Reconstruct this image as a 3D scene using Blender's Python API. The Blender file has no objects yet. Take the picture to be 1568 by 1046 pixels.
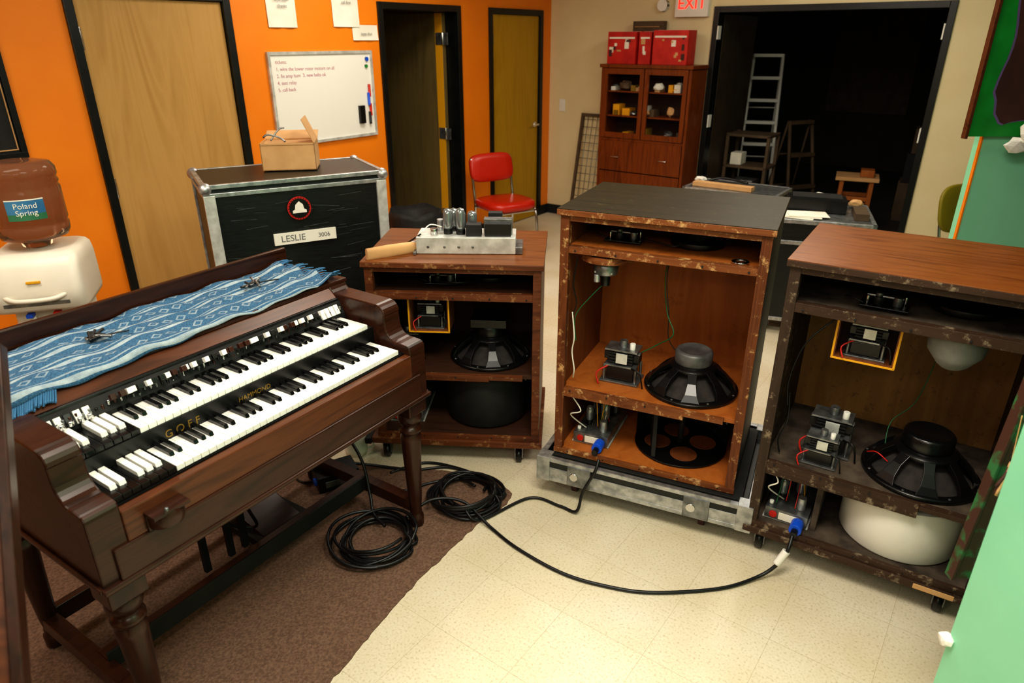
import bpy, bmesh, math, random
from mathutils import Vector, Matrix
random.seed(7)
S=bpy.context.scene
S.view_settings.view_transform='Standard'
try: S.view_settings.look='Medium High Contrast'
except Exception: pass
R=math.radians
def lin(h):
    h=h.lstrip('#'); o=[]
    for i in (0,2,4):
        c=int(h[i:i+2],16)/255
        o.append(c/12.92 if c<=0.04045 else ((c+0.055)/1.055)**2.4)
    return (*o,1)
# ------------------------------------------------------------ materials
def base(name,rough=.5,metal=0,col='#888888',spec=.5):
    m=bpy.data.materials.new(name); m.use_nodes=True
    b=m.node_tree.nodes['Principled BSDF']
    b.inputs['Base Color'].default_value=lin(col); b.inputs['Roughness'].default_value=rough
    b.inputs['Metallic'].default_value=metal; b.inputs['Specular IOR Level'].default_value=spec
    return m,m.node_tree.nodes,m.node_tree.links,b
def ramp(N,stops):
    r=N.new('ShaderNodeValToRGB'); e=r.color_ramp.elements
    e[0].position=stops[0][0]; e[0].color=lin(stops[0][1]); e[1].position=stops[-1][0]; e[1].color=lin(stops[-1][1])
    for p,c in stops[1:-1]:
        x=e.new(p); x.color=lin(c)
    return r
def coords(N,L,scale):
    t=N.new('ShaderNodeTexCoord'); mp=N.new('ShaderNodeMapping'); mp.inputs['Scale'].default_value=scale
    L.new(t.outputs['Object'],mp.inputs['Vector']); return mp
def noisy(name,c1,c2,scale=8,rough=.5,metal=0,stretch=(1,1,1),bump=0,detail=4,lo=.35,hi=.65,spec=.5):
    m,N,L,b=base(name,rough,metal,c1,spec)
    mp=coords(N,L,stretch); n=N.new('ShaderNodeTexNoise'); n.inputs['Scale'].default_value=scale; n.inputs['Detail'].default_value=detail
    L.new(mp.outputs[0],n.inputs['Vector']); r=ramp(N,[(lo,c1),(hi,c2)]); L.new(n.outputs['Fac'],r.inputs[0]); L.new(r.outputs[0],b.inputs['Base Color'])
    if bump:
        bp=N.new('ShaderNodeBump'); bp.inputs['Strength'].default_value=bump; bp.inputs['Distance'].default_value=.01
        L.new(n.outputs['Fac'],bp.inputs['Height']); L.new(bp.outputs[0],b.inputs['Normal'])
    return m
def wood(name,c1,c2,axis='x',rough=.4,scale=1.0,worn=None,dist=1.2,wl_=.56,ws=22,spec=.4):
    m,N,L,b=base(name,rough,0,c1,spec)
    s=[14,14,14]; s['xyz'.index(axis)]=1.3
    mp=coords(N,L,[q*scale for q in s])
    n=N.new('ShaderNodeTexNoise'); n.inputs['Scale'].default_value=1.6; n.inputs['Detail'].default_value=6; n.inputs['Distortion'].default_value=dist
    L.new(mp.outputs[0],n.inputs['Vector']); r=ramp(N,[(.3,c1),(.5,c2),(.7,c1)]); L.new(n.outputs['Fac'],r.inputs[0])
    out=r.outputs[0]
    if worn:
        mp2=coords(N,L,(1,1,1)); n2=N.new('ShaderNodeTexNoise'); n2.inputs['Scale'].default_value=ws; n2.inputs['Detail'].default_value=9; n2.inputs['Roughness'].default_value=.75
        L.new(mp2.outputs[0],n2.inputs['Vector']); r2=ramp(N,[(wl_,'#000000'),(wl_+.09,'#ffffff')]); L.new(n2.outputs['Fac'],r2.inputs[0])
        mx=N.new('ShaderNodeMixRGB'); L.new(r2.outputs[0],mx.inputs[0]); L.new(out,mx.inputs[1]); mx.inputs[2].default_value=lin(worn); out=mx.outputs[0]
    L.new(out,b.inputs['Base Color'])
    bp=N.new('ShaderNodeBump'); bp.inputs['Strength'].default_value=.08; bp.inputs['Distance'].default_value=.005
    L.new(n.outputs['Fac'],bp.inputs['Height']); L.new(bp.outputs[0],b.inputs['Normal'])
    return m
def plain(name,c,rough=.5,metal=0,spec=.5):
    return noisy(name,c,c,rough=rough,metal=metal,spec=spec)
def emis(name,c,s):
    m,N,L,b=base(name,.5,0,c); b.inputs['Emission Color'].default_value=lin(c); b.inputs['Emission Strength'].default_value=s; return m
M={}
M['orange']=noisy('orange_paint','#E47E06','#EA8409',3,.5,bump=.02)
M['cream']=noisy('cream_paint','#DECCA2','#E2D2AA',3,.6)
M['mint']=noisy('mint_paint','#84CCA6','#8ED4AE',3,.55)
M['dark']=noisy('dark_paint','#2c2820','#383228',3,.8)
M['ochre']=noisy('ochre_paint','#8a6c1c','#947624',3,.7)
M['ceil']=noisy('ceiling_tile','#D8D4C8','#E4E0D6',40,.9)
M['blackframe']=noisy('black_frame_paint','#0a0d0b','#111513',12,.35)
M['blk']=plain('black_plastic','#0d0d0d',.35)
M['blkm']=noisy('black_matte','#0b0b0b','#171717',10,.7)
M['rub']=plain('cable_rubber','#0c0d0f',.42)
M['chrome']=plain('chrome','#d8d8d8',.18,1)
M['alu']=noisy('aluminium','#94979a','#c6c8c8',30,.38,.8)
M['steel']=noisy('steel_grey','#6a6d6e','#9a9c9c',25,.35,.8)
M['silver']=noisy('silver_chassis','#b8b8b2','#dcddd8',20,.4,.4)
M['bell']=noisy('grey_horn_plastic','#7c7c78','#949490',14,.5)
M['white']=plain('white_plastic','#e8e6de',.35)
M['cooler']=noisy('cooler_white','#d8d0c0','#e2dacb',5,.4)
M['ivory']=plain('white_key','#f2f0e8',.18)
M['ebony']=plain('black_key','#0a0a0b',.2)
M['paper']=noisy('paper','#e0dccc','#ece8dc',6,.8)
M['red']=plain('red_vinyl','#B8240E',.3)
M['blue']=plain('blue_plug','#1050c8',.4)
M['yellow']=plain('yellow_paint','#E0A010',.5)
M['tanbox']=noisy('cardboard','#C09462','#CDA270',9,.8)
M['organ']=wood('walnut_dark','#22110a','#3a1e12','x',.28)
M['organz']=wood('walnut_dark_vertical','#201009','#371c11','z',.28)
M['organred']=wood('walnut_red','#422313','#5c321b','x',.32)
M['l3']=wood('leslie_red_walnut','#4c2714','#68391f','x',.45,worn='#966e48',wl_=.55,spec=.3)
M['l3top']=wood('leslie_top_walnut','#5c3010','#764620','x',.42,spec=.28)
M['l3in']=wood('leslie_inner_dark','#2e190e','#402515','x',.6)
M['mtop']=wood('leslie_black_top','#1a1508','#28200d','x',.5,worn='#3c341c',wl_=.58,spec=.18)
M['medge']=wood('leslie_worn_edge','#5a2e16','#7c4824','x',.5,worn='#bc9464',wl_=.53,spec=.3)
M['medgez']=wood('leslie_worn_edge_v','#48230f','#6a3a1c','z',.5,worn='#bc9464',wl_=.545,spec=.3)
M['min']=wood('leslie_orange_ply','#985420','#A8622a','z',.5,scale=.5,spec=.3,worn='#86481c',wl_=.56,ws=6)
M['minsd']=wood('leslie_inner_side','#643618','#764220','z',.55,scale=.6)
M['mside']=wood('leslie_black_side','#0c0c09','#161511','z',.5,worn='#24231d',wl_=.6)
M['rtop']=wood('leslie_walnut_top','#5e2e0d','#7c461a','x',.34,scale=1.2,spec=.3)
M['rext']=wood('leslie_dark_worn','#2e1f15','#3f2c20','x',.55,worn='#84745f',wl_=.55,spec=.3)
M['rextz']=wood('leslie_dark_worn_v','#2c1f17','#3c2d22','z',.55,worn='#84745f',wl_=.56,spec=.3)
M['rin']=wood('leslie_tan_board','#805a2e','#946a36','z',.6,scale=.5,worn='#66482a')
M['rdust']=noisy('dusty_shelf','#2a2018','#5a4d40',12,.85,detail=8)
M['cab']=wood('cabinet_cherry','#5c2a0c','#7a3c14','z',.35,spec=.3)
M['doortan']=wood('birch_door','#AE864A','#BC9458','z',.42,scale=.14,dist=5,spec=.3)
M['doorylw']=wood('yellow_birch_door','#A88012','#B48A1A','z',.42,scale=.16,dist=4,spec=.3)
M['doordk']=wood('olive_door','#5E5030','#706038','z',.45,scale=.3,dist=2)
M['case']=noisy('case_black_laminate','#0b0f0e','#151b1a',14,.38,stretch=(1,1,8))
M['scratch']=noisy('scuff_marks','#2a302e','#4a504e',60,.6)
M['magnet']=noisy('magnet_cover','#4a4a4a','#686866',18,.45,.3)
M['cone']=noisy('paper_cone','#231f1e','#332d2b',30,.9)
M['basket']=plain('cast_basket','#0c0c0d',.28)
M['towelw']=plain('towel_fringe','#3a6c92',.9)
M['drumw']=noisy('white_drum','#dcd8cc','#e8e4da',5,.5)
M['glass']=plain('tube_glass','#8a8f90',.1,.6)
M['green']=noisy('green_paint','#0f7c28','#169434',7,.5)
M['brownart']=noisy('brown_art','#3a201a','#4a2a22',9,.7)
M['blueylw']=plain('wire_green','#0c5a30',.5)
M['yg']=plain('yellow_green_plastic','#8a7a14',.5)
M['dkwood']=noisy('dim_wood','#4a3a28','#5c4832',8,.7)
M['dkslab']=noisy('storeroom_door_paint','#33281a','#3e3220',8,.6)
def tile():
    m,N,L,b=base('speckled_vinyl_tile',.36,0,'#d8ccb2')
    mp=coords(N,L,(1,1,1))
    mp.inputs['Rotation'].default_value=(0,0,R(36.5))
    n=N.new('ShaderNodeTexNoise'); n.inputs['Scale'].default_value=120; n.inputs['Detail'].default_value=3; L.new(mp.outputs[0],n.inputs['Vector'])
    r=ramp(N,[(.30,'#C8BCA2'),(.44,'#DED5C1'),(.7,'#E4DBC9')]); L.new(n.outputs['Fac'],r.inputs[0])
    n2=N.new('ShaderNodeTexNoise'); n2.inputs['Scale'].default_value=2.2; n2.inputs['Detail'].default_value=6; L.new(mp.outputs[0],n2.inputs['Vector'])
    r2=ramp(N,[(.3,'#efe8d8'),(.7,'#ffffff')]); L.new(n2.outputs['Fac'],r2.inputs[0])
    mx=N.new('ShaderNodeMixRGB'); mx.blend_type='MULTIPLY'; mx.inputs[0].default_value=1; L.new(r.outputs[0],mx.inputs[1]); L.new(r2.outputs[0],mx.inputs[2])
    bk=N.new('ShaderNodeTexBrick'); bk.offset=0; bk.inputs['Scale'].default_value=1; bk.inputs['Brick Width'].default_value=.305; bk.inputs['Row Height'].default_value=.305
    bk.inputs['Mortar Size'].default_value=.0010; bk.inputs['Color1'].default_value=(1,1,1,1); bk.inputs['Color2'].default_value=(.97,.97,.96,1); bk.inputs['Mortar'].default_value=(.76,.73,.66,1)
    L.new(mp.outputs[0],bk.inputs['Vector'])
    mx2=N.new('ShaderNodeMixRGB'); mx2.blend_type='MULTIPLY'; mx2.inputs[0].default_value=1; L.new(mx.outputs[0],mx2.inputs[1]); L.new(bk.outputs['Color'],mx2.inputs[2])
    L.new(mx2.outputs[0],b.inputs['Base Color']); return m
M['tile']=tile()
M['carpet']=noisy('brown_carpet','#5c4436','#7a5e4c',120,.95,bump=.5,detail=6)
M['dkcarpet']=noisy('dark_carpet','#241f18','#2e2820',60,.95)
def towelmat():
    m,N,L,b=base('blue_woven_towel',.9,0,'#3f7ea6')
    t=N.new('ShaderNodeTexCoord'); sp=N.new('ShaderNodeSeparateXYZ'); L.new(t.outputs['Object'],sp.inputs[0])
    def mth(op,a,bv=None,c=None):
        q=N.new('ShaderNodeMath'); q.operation=op
        for i,x in enumerate((a,bv,c)):
            if x is None: continue
            if isinstance(x,(int,float)): q.inputs[i].default_value=x
            else: L.new(x,q.inputs[i])
        return q.outputs[0]
    y=mth('FRACT',mth('MULTIPLY',sp.outputs['Y'],11.0)); x=mth('FRACT',mth('MULTIPLY',sp.outputs['X'],22.0))
    ln=mth('MULTIPLY',mth('LESS_THAN',mth('ABSOLUTE',mth('SUBTRACT',y,.08)),.07),.9)
    ln2=mth('MULTIPLY',mth('LESS_THAN',mth('ABSOLUTE',mth('SUBTRACT',y,.27)),.03),.7)
    di=mth('ADD',mth('ABSOLUTE',mth('SUBTRACT',x,.5)),mth('ABSOLUTE',mth('MULTIPLY',mth('SUBTRACT',y,.64),2.6)))
    dm=mth('LESS_THAN',mth('ABSOLUTE',mth('SUBTRACT',di,.34)),.09)
    n3=N.new('ShaderNodeTexNoise'); n3.inputs['Scale'].default_value=35; n3.inputs['Detail'].default_value=4; L.new(t.outputs['Object'],n3.inputs['Vector'])
    wv=mth('ADD',mth('MULTIPLY',n3.outputs['Fac'],.9),.2)
    fac=mth('MULTIPLY',mth('MULTIPLY',mth('MAXIMUM',mth('MAXIMUM',ln,ln2),mth('MULTIPLY',dm,.6)),.78),wv)
    n=N.new('ShaderNodeTexNoise'); n.inputs['Scale'].default_value=260; L.new(t.outputs['Object'],n.inputs['Vector'])
    r=ramp(N,[(.35,'#1e4462'),(.65,'#3c6888')]); L.new(n.outputs['Fac'],r.inputs[0])
    mx=N.new('ShaderNodeMixRGB'); L.new(fac,mx.inputs[0]); L.new(r.outputs[0],mx.inputs[1]); mx.inputs[2].default_value=lin('#c8d0cc')
    L.new(mx.outputs[0],b.inputs['Base Color'])
    bp=N.new('ShaderNodeBump'); bp.inputs['Strength'].default_value=.4; bp.inputs['Distance'].default_value=.003; L.new(n.outputs['Fac'],bp.inputs['Height']); L.new(bp.outputs[0],b.inputs['Normal'])
    return m
M['towel']=towelmat()
def bottlemat():
    m,N,L,b=base('amber_bottle',.06,0,'#98806a'); b.inputs['Transmission Weight'].default_value=.8; b.inputs['IOR'].default_value=1.2; return m
M['bottle']=bottlemat()
# ------------------------------------------------------------ mesh builder
def cat(pts,sub=8,closed=False):
    P=[Vector(p) for p in pts]; n=len(P); out=[]
    rng=range(n if closed else n-1)
    for i in rng:
        if closed: a,b,c,d=P[i-1],P[i],P[(i+1)%n],P[(i+2)%n]
        else: a,b,c,d=P[max(i-1,0)],P[i],P[i+1],P[min(i+2,n-1)]
        for k in range(sub):
            t=k/sub
            out.append(.5*((2*b)+(c-a)*t+(2*a-5*b+4*c-d)*t*t+(3*b-a-3*c+d)*t**3))
    if not closed: out.append(P[-1])
    return out
class MB:
    def __init__(s): s.v=[];s.f=[];s.m=[];s.sm=[];s.mats=[]
    def add(s,vs,fs,mat,smooth=False,X=None):
        mt=M[mat] if isinstance(mat,str) else mat
        if mt not in s.mats: s.mats.append(mt)
        k=s.mats.index(mt); o=len(s.v)
        for v in vs:
            v=Vector(v); s.v.append(X@v if X else v)
        for i,f in enumerate(fs):
            s.f.append([q+o for q in f]); s.m.append(k); s.sm.append(smooth if isinstance(smooth,bool) else smooth[i])
    def box(s,x0,x1,y0,y1,z0,z1,mat,X=None):
        vs=[(x,y,z) for z in (z0,z1) for y in (y0,y1) for x in (x0,x1)]
        s.add(vs,[(0,2,3,1),(4,5,7,6),(0,1,5,4),(2,6,7,3),(0,4,6,2),(1,3,7,5)],mat,False,X)
    def lathe(s,prof,c,mat,n=24,X=None,caps=True,arc=None):
        vs=[];fs=[];sm=[]; full=arc is None; a0,a1=(0,2*math.pi) if full else arc; nn=n if full else n+1
        for r,z in prof:
            for i in range(nn):
                a=a0+(a1-a0)*i/n; vs.append((c[0]+r*math.cos(a),c[1]+r*math.sin(a),c[2]+z))
        for j in range(len(prof)-1):
            for i in range(n):
                i2=(i+1)%nn if full else i+1
                fs.append((j*nn+i,j*nn+i2,(j+1)*nn+i2,(j+1)*nn+i)); sm.append(True)
        if caps and full:
            if prof[0][0]>1e-5: fs.append(tuple(range(nn-1,-1,-1))); sm.append(False)
            if prof[-1][0]>1e-5: fs.append(tuple((len(prof)-1)*nn+i for i in range(nn))); sm.append(False)
        s.add(vs,fs,mat,sm,X)
    def cyl(s,c,r,h,mat,axis='z',r2=None,n=20,X=None):
        r2=r if r2 is None else r2
        A={'z':Matrix.Identity(4),'x':Matrix.Rotation(R(90),4,'Y'),'y':Matrix.Rotation(R(-90),4,'X')}[axis]
        Y=Matrix.Translation(c)@A
        if X: Y=X@Y
        s.lathe([(r,0),(r2,h)],(0,0,0),mat,n,Y)
    def prism(s,poly,x0,x1,mat,X=None):
        n=len(poly); vs=[(x0,p[0],p[1]) for p in poly]+[(x1,p[0],p[1]) for p in poly]
        fs=[tuple(range(n-1,-1,-1)),tuple(range(n,2*n))]+[(i,(i+1)%n,n+(i+1)%n,n+i) for i in range(n)]
        s.add(vs,fs,mat,False,X)
    def tube(s,pts,r,mat,n=8,closed=False,sub=8,X=None,smoothp=True):
        P=cat(pts,sub,closed) if smoothp else [Vector(p) for p in pts]
        N_=len(P); vs=[];fs=[]; prev=None
        for i,p in enumerate(P):
            t=(P[(i+1)%N_]-P[i-1]) if closed else (P[min(i+1,N_-1)]-P[max(i-1,0)])
            if t.length<1e-9: t=Vector((0,0,1))
            t.normalize()
            if prev is None:
                u=t.cross(Vector((0,0,1))); 
                if u.length<.05: u=t.cross(Vector((1,0,0)))
            else: u=prev-t*prev.dot(t)
            u.normalize(); prev=u.copy(); w=t.cross(u)
            for k in range(n):
                a=2*math.pi*k/n; vs.append(p+u*(r*math.cos(a))+w*(r*math.sin(a)))
        for i in range(N_ if closed else N_-1):
            j=(i+1)%N_
            for k in range(n): fs.append((i*n+k,i*n+(k+1)%n,j*n+(k+1)%n,j*n+k))
        sm=[True]*len(fs)
        if not closed:
            fs+= [tuple(range(n)),tuple((N_-1)*n+k for k in range(n-1,-1,-1))]; sm+=[False,False]
        s.add(vs,fs,mat,sm,X)
    def sphere(s,c,r,mat,n=16,sq=(1,1,1),X=None):
        pr=[(math.sin(math.pi*j/10)*r,-math.cos(math.pi*j/10)*r) for j in range(11)]
        Y=Matrix.Translation(c)@Matrix.Diagonal((*sq,1))
        if X: Y=X@Y
        s.lathe(pr,(0,0,0),mat,n,Y,caps=False)
    def crumple(s,c,r,mat,seed,sq=(1,1,1)):
        rd=random.Random(seed); bm=bmesh.new(); bmesh.ops.create_icosphere(bm,subdivisions=2,radius=r)
        vs=[Vector((v.co.x*sq[0],v.co.y*sq[1],v.co.z*sq[2]))*rd.uniform(.72,1.15)+Vector(c) for v in bm.verts]
        fs=[tuple(v.index for v in f.verts) for f in bm.faces]; bm.free(); s.add(vs,fs,mat,False)
    def text(s,body,size,X,mat,ext=.001,bend=None,align='CENTER'):
        c=bpy.data.curves.new('t','FONT'); c.body=body; c.size=size; c.extrude=ext; c.align_x=align; c.align_y='CENTER'
        o=bpy.data.objects.new('t',c); S.collection.objects.link(o); bpy.context.view_layer.update()
        me=bpy.data.meshes.new_from_object(o.evaluated_get(bpy.context.evaluated_depsgraph_get()))
        vs=[v.co.copy() for v in me.vertices]
        if bend: vs=[Vector((math.sin(v.x/bend)*(bend+v.z),v.y,(math.cos(v.x/bend)-1)*bend+v.z)) for v in vs]
        s.add(vs,[tuple(p.vertices) for p in me.polygons],mat,False,X)
        bpy.data.objects.remove(o); bpy.data.curves.remove(c); bpy.data.meshes.remove(me)
    def done(s,name,parent=None,bevel=0,loc=None,rz=0,seg=2):
        me=bpy.data.meshes.new(name); me.from_pydata([tuple(v) for v in s.v],[],s.f)
        for m in s.mats: me.materials.append(m)
        me.polygons.foreach_set('material_index',s.m); me.polygons.foreach_set('use_smooth',s.sm)
        bm=bmesh.new(); bm.from_mesh(me); bmesh.ops.recalc_face_normals(bm,faces=bm.faces); bm.to_mesh(me); bm.free()
        o=bpy.data.objects.new(name,me); S.collection.objects.link(o)
        if parent: o.parent=parent
        if loc: o.location=loc
        o.rotation_euler=(0,0,rz)
        if bevel:
            b=o.modifiers.new('bevel','BEVEL'); b.width=bevel; b.segments=seg; b.limit_method='ANGLE'; b.angle_limit=R(50)
        return o
def empty(name,loc=(0,0,0),rz=0):
    o=bpy.data.objects.new(name,None); S.collection.objects.link(o); o.location=loc; o.rotation_euler=(0,0,rz); o.empty_display_size=.1; return o
TR=Matrix.Translation
def RX(a): return Matrix.Rotation(R(a),4,'X')
def RY(a): return Matrix.Rotation(R(a),4,'Y')
def RZ(a): return Matrix.Rotation(R(a),4,'Z')
FACE_NEGY=RX(90)
FACE_POSY=RZ(180)@RX(90)
CX,CY=.40,7.7
WL=R(-126.5); WB=R(-36.5)
def wb(r,o,z=0): return (CX+math.cos(WB)*r-math.sin(WB)*o, CY+math.sin(WB)*r+math.cos(WB)*o, z)
HT=2.7; DT=2.06
# ------------------------------------------------------------ room shell
b=MB(); b.box(-9,7,-3,13,-.1,0,'tile'); b.done('floor')
b=MB(); b.box(-9,7,-3,13,HT,HT+.1,'ceil'); b.done('ceiling')
b=MB()
for s0,s1 in ((-.12,.16),(1.036,1.433),(2.403,3.655),(4.63,13.2)): b.box(s0,s1,-.12,0,0,HT,'orange')
for s0,s1 in ((.16,1.036),(1.433,2.403),(3.655,4.63)): b.box(s0,s1,-.12,0,DT,HT,'orange')
b.done('wall_left',loc=(CX,CY,0),rz=WL)
b=MB()
for s0,s1 in ((0,.16),(1.036,1.433),(2.403,3.655),(4.63,13)): b.box(s0,s1,0,.012,0,.1,'blkm')
b.done('baseboard_left',loc=(CX,CY,0),rz=WL)
b=MB(); b.box(0,1.724,0,.12,0,HT,'cream'); b.box(3.573,6.2,0,.12,0,HT,'cream'); b.box(1.724,3.573,0,.12,DT,HT,'cream'); b.done('wall_back',loc=(CX,CY,0),rz=WB)
b=MB(); b.box(0,1.724,-.012,0,0,.1,'blkm'); b.box(3.573,6,-.012,0,0,.1,'blkm'); b.done('baseboard_back',loc=(CX,CY,0),rz=WB)
b=MB(); b.box(1.04,1.16,-2.9,1.2,0,HT,'mint'); b.box(1.27,1.75,1.22,1.42,0,HT,'mint'); b.box(1.16,1.75,1.0,1.2,0,HT,'mint'); b.done('wall_right')
b=MB(); b.box(2.135,5.2,3.2,3.26,0,HT,'mint'); b.box(2.128,2.135,3.198,3.215,0,HT,'orange'); b.done('wall_partition')
b=MB(); b.box(-8.5,1.2,-2.95,-2.85,0,HT,'cream'); b.done('wall_front')
def frame(name,s0,s1,loc,rz,room):
    b=MB(); w=.05
    y0,y1=(-.125,.018) if room>0 else (-.018,.125)
    b.box(s0,s0+w,y0,y1,0,DT,'blackframe'); b.box(s1-w,s1,y0,y1,0,DT,'blackframe'); b.box(s0+w,s1-w,y0,y1,DT-w,DT,'blackframe')
    return b.done(name,bevel=.003,loc=loc,rz=rz)
C0=(CX,CY,0)
frame('trim_1',.16,1.036,C0,WL,1); frame('trim_2',1.433,2.403,C0,WL,1); frame('trim_3',3.655,4.63,C0,WL,1); frame('trim_4',1.724,3.573,C0,WB,-1)
b=MB(); b.box(.212,.984,-.05,-.008,.008,DT-.053,'doorylw')
b.cyl((.27,-.008,.98),.028,.012,'chrome','y'); b.cyl((.27,0,.98),.011,.05,'chrome','y'); b.box(.26,.38,.035,.05,.972,.99,'chrome')
for z in (.25,1.0,1.8): b.box(.975,.99,-.01,.012,z-.05,z+.05,'steel')
b.done('door_1',bevel=.002,loc=C0,rz=WL)
b=MB(); b.box(3.708,4.577,-.05,-.008,.008,DT-.053,'doortan')
for z in (.25,1.0,1.8): b.cyl((4.58,.004,z-.06),.009,.12,'chrome'); b.box(4.566,4.6,-.006,.003,z-.055,z+.055,'steel')
b.done('door_2',bevel=.002,loc=C0,rz=WL)
b=MB(); b.box(1.487,1.53,-1.0,-.125,.008,DT-.055,'doordk'); b.box(1.53,1.533,-.21,-.126,.008,DT-.055,'yellow')
for z in (.25,1.0,1.8): b.box(1.528,1.538,-.20,-.06,z-.05,z+.05,'steel'); b.cyl((1.54,-.115,z-.05),.009,.1,'chrome')
b.cyl((1.53,-.93,.98),.028,.02,'chrome','x')
b.done('door_3',bevel=.002,loc=C0,rz=WL)
b=MB(); b.box(1.15,1.2,-1.7,-.12,0,HT,'ochre'); b.box(3.0,3.05,-1.7,-.12,0,HT,'ochre'); b.box(1.15,3.05,-1.75,-1.7,0,HT,'ochre'); b.done('wall_closet',loc=C0,rz=WL)
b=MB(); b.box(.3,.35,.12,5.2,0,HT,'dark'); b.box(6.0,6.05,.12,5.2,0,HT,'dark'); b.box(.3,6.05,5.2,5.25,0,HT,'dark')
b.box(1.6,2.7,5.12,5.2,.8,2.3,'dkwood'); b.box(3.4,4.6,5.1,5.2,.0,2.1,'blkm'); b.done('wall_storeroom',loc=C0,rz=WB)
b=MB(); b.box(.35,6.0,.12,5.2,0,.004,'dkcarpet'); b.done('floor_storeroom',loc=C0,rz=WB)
b=MB()
for r in (1.776,3.515):
    for z in (.25,1.1,1.85): b.box(r-.002,r+.008,-.022,.05,z-.055,z+.055,'white')
b.done('trim_hinges',loc=C0,rz=WB)
b=MB(); b.box(1.735,1.775,.13,1.02,.01,2.0,'dkslab'); b.done('door_4',bevel=.002,loc=C0,rz=WB)
b=MB(); b.box(3.522,3.562,.13,1.02,.01,2.0,'doordk'); b.done('door_5',bevel=.002,loc=C0,rz=WB)
b=MB(); b.box(.13,.2,-.008,-.001,1.1,1.22,'white'); b.box(.155,.175,-.014,-.008,1.145,1.175,'paper'); b.done('light_switch',bevel=.002,loc=C0,rz=WB)
# carpet patch
ed=[(-1.6,-.55),(-1.16,.285),(-.557,1.485),(-.342,1.914),(-.13,2.244),(-.02,2.36),(.0,2.43),(-.05,2.51),(-.22,2.59),(-.6,2.64),(-1.2,2.70),(-2.4,2.75),(-4.2,.5),(-3.2,-1)]
P=[Vector((x,y,0)) for x,y in ed]; out=[]
for i in range(len(P)):
    a,c=P[i],P[(i+1)%len(P)]; k=max(1,int((c-a).length/.02))
    nrm=(c-a).normalized().cross(Vector((0,0,1)))
    for j in range(k):
        out.append(a+(c-a)*j/k+nrm*random.uniform(-.004,.004))
b=MB(); n=len(out); b.add([(p.x,p.y,0.0) for p in out]+[(p.x,p.y,.005) for p in out],[tuple(range(n,2*n))]+[(i,(i+1)%n,n+(i+1)%n,n+i) for i in range(n)],'carpet'); b.done('floor_carpet')
# ------------------------------------------------------------ wall items (left)
b=MB(); b.box(2.516,3.427,.003,.012,1.11,1.71,'white')
for q in ((2.505,2.525,1.10,1.72),(3.418,3.438,1.10,1.72)): b.box(q[0],q[1],.001,.022,q[2],q[3],'silver')
for q in ((1.10,1.12),(1.70,1.72)): b.box(2.525,3.418,.001,.022,q[0],q[1],'silver')
b.box(2.63,2.68,.012,.035,1.2,1.33,'blk')
for i,(c,z) in enumerate((('red',1.42),('blue',1.36),('red',1.28),('blk',1.22))): b.cyl((2.56+.012*(i%2),.022,z-.03),.010,.09,c)
b.cyl((2.56,.012,1.66),.015,.012,'blue','y'); b.cyl((2.57,.012,1.61),.012,.012,'green','y')
M['ink']=plain('red_ink','#b06878',.7)
for i,t in enumerate(('tickets:','1. wire the lower rotor motors on all','2. fix amp hum  3. new belts ok','4. test relay','5. call back')):
    b.text(t,.033,TR((3.38,.0125,1.655-i*.045))@FACE_POSY@RZ(-1+i*.4),'ink',.0003,align='LEFT')
b.done('whiteboard',bevel=.002,loc=C0,rz=WL)
def note(s0,s1,z0,z1,lines,big=False):
    b=MB(); 
    vs=[];n=6
    for i in range(n+1):
        for j in range(n+1):
            x=s0+(s1-s0)*i/n; z=z0+(z1-z0)*j/n; vs.append((x,.004+.012*(1-j/n)**2*abs(math.sin(i*1.1+s0)),z))
    b.add(vs,[(i*(n+1)+j,(i+1)*(n+1)+j,(i+1)*(n+1)+j+1,i*(n+1)+j+1) for i in range(n) for j in range(n)],'paper',True)
    for k,t in enumerate(lines): b.text(t,.028,TR((( s0+s1)/2,.02,z1-.06-k*.04))@FACE_POSY,'ink2',.0003)
    b.done('paper_notice',loc=C0,rz=WL)
M['ink2']=plain('grey_ink','#6a6a68',.7)
note(3.155,3.387,1.87,2.18,('notice','please keep','area clean','thanks'))
note(2.595,2.839,1.88,2.18,('to do list','back by 5','call first'))
note(2.416,2.666,1.79,1.895,('keep shut',))
b=MB(); b.box(4.99,5.6,.002,.012,1.24,2.0,'blkm')
for q in ((4.98,5.61,1.23,1.26),(4.98,5.61,1.98,2.01)): b.box(q[0],q[1],.001,.03,q[2],q[3],'blk')
for q in ((4.98,5.01),(5.58,5.61)): b.box(q[0],q[1],.001,.03,1.26,1.98,'blk')
for q in ((5.02,5.57,1.27,1.276),(5.02,5.57,1.96,1.966)): b.box(q[0],q[1],.012,.02,q[2],q[3],'tanbox')
for q in ((5.015,5.021),(5.569,5.575)): b.box(q[0],q[1],.012,.02,1.27,1.966,'tanbox')
b.done('picture_frame',bevel=.002,loc=C0,rz=WL)
# exit sign
b=MB(); b.box(1.37,1.68,-.05,-.001,1.98,2.19,'white'); M['exit']=emis('exit_red','#ff1a10',3); b.text('EXIT',.13,TR((1.525,-.0505,2.085))@FACE_NEGY,'exit',.002); b.cyl((1.24,-.05,2.08),.05,.05,'white','y')
b.done('exit_sign',bevel=.004,loc=C0,rz=WB)
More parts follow.
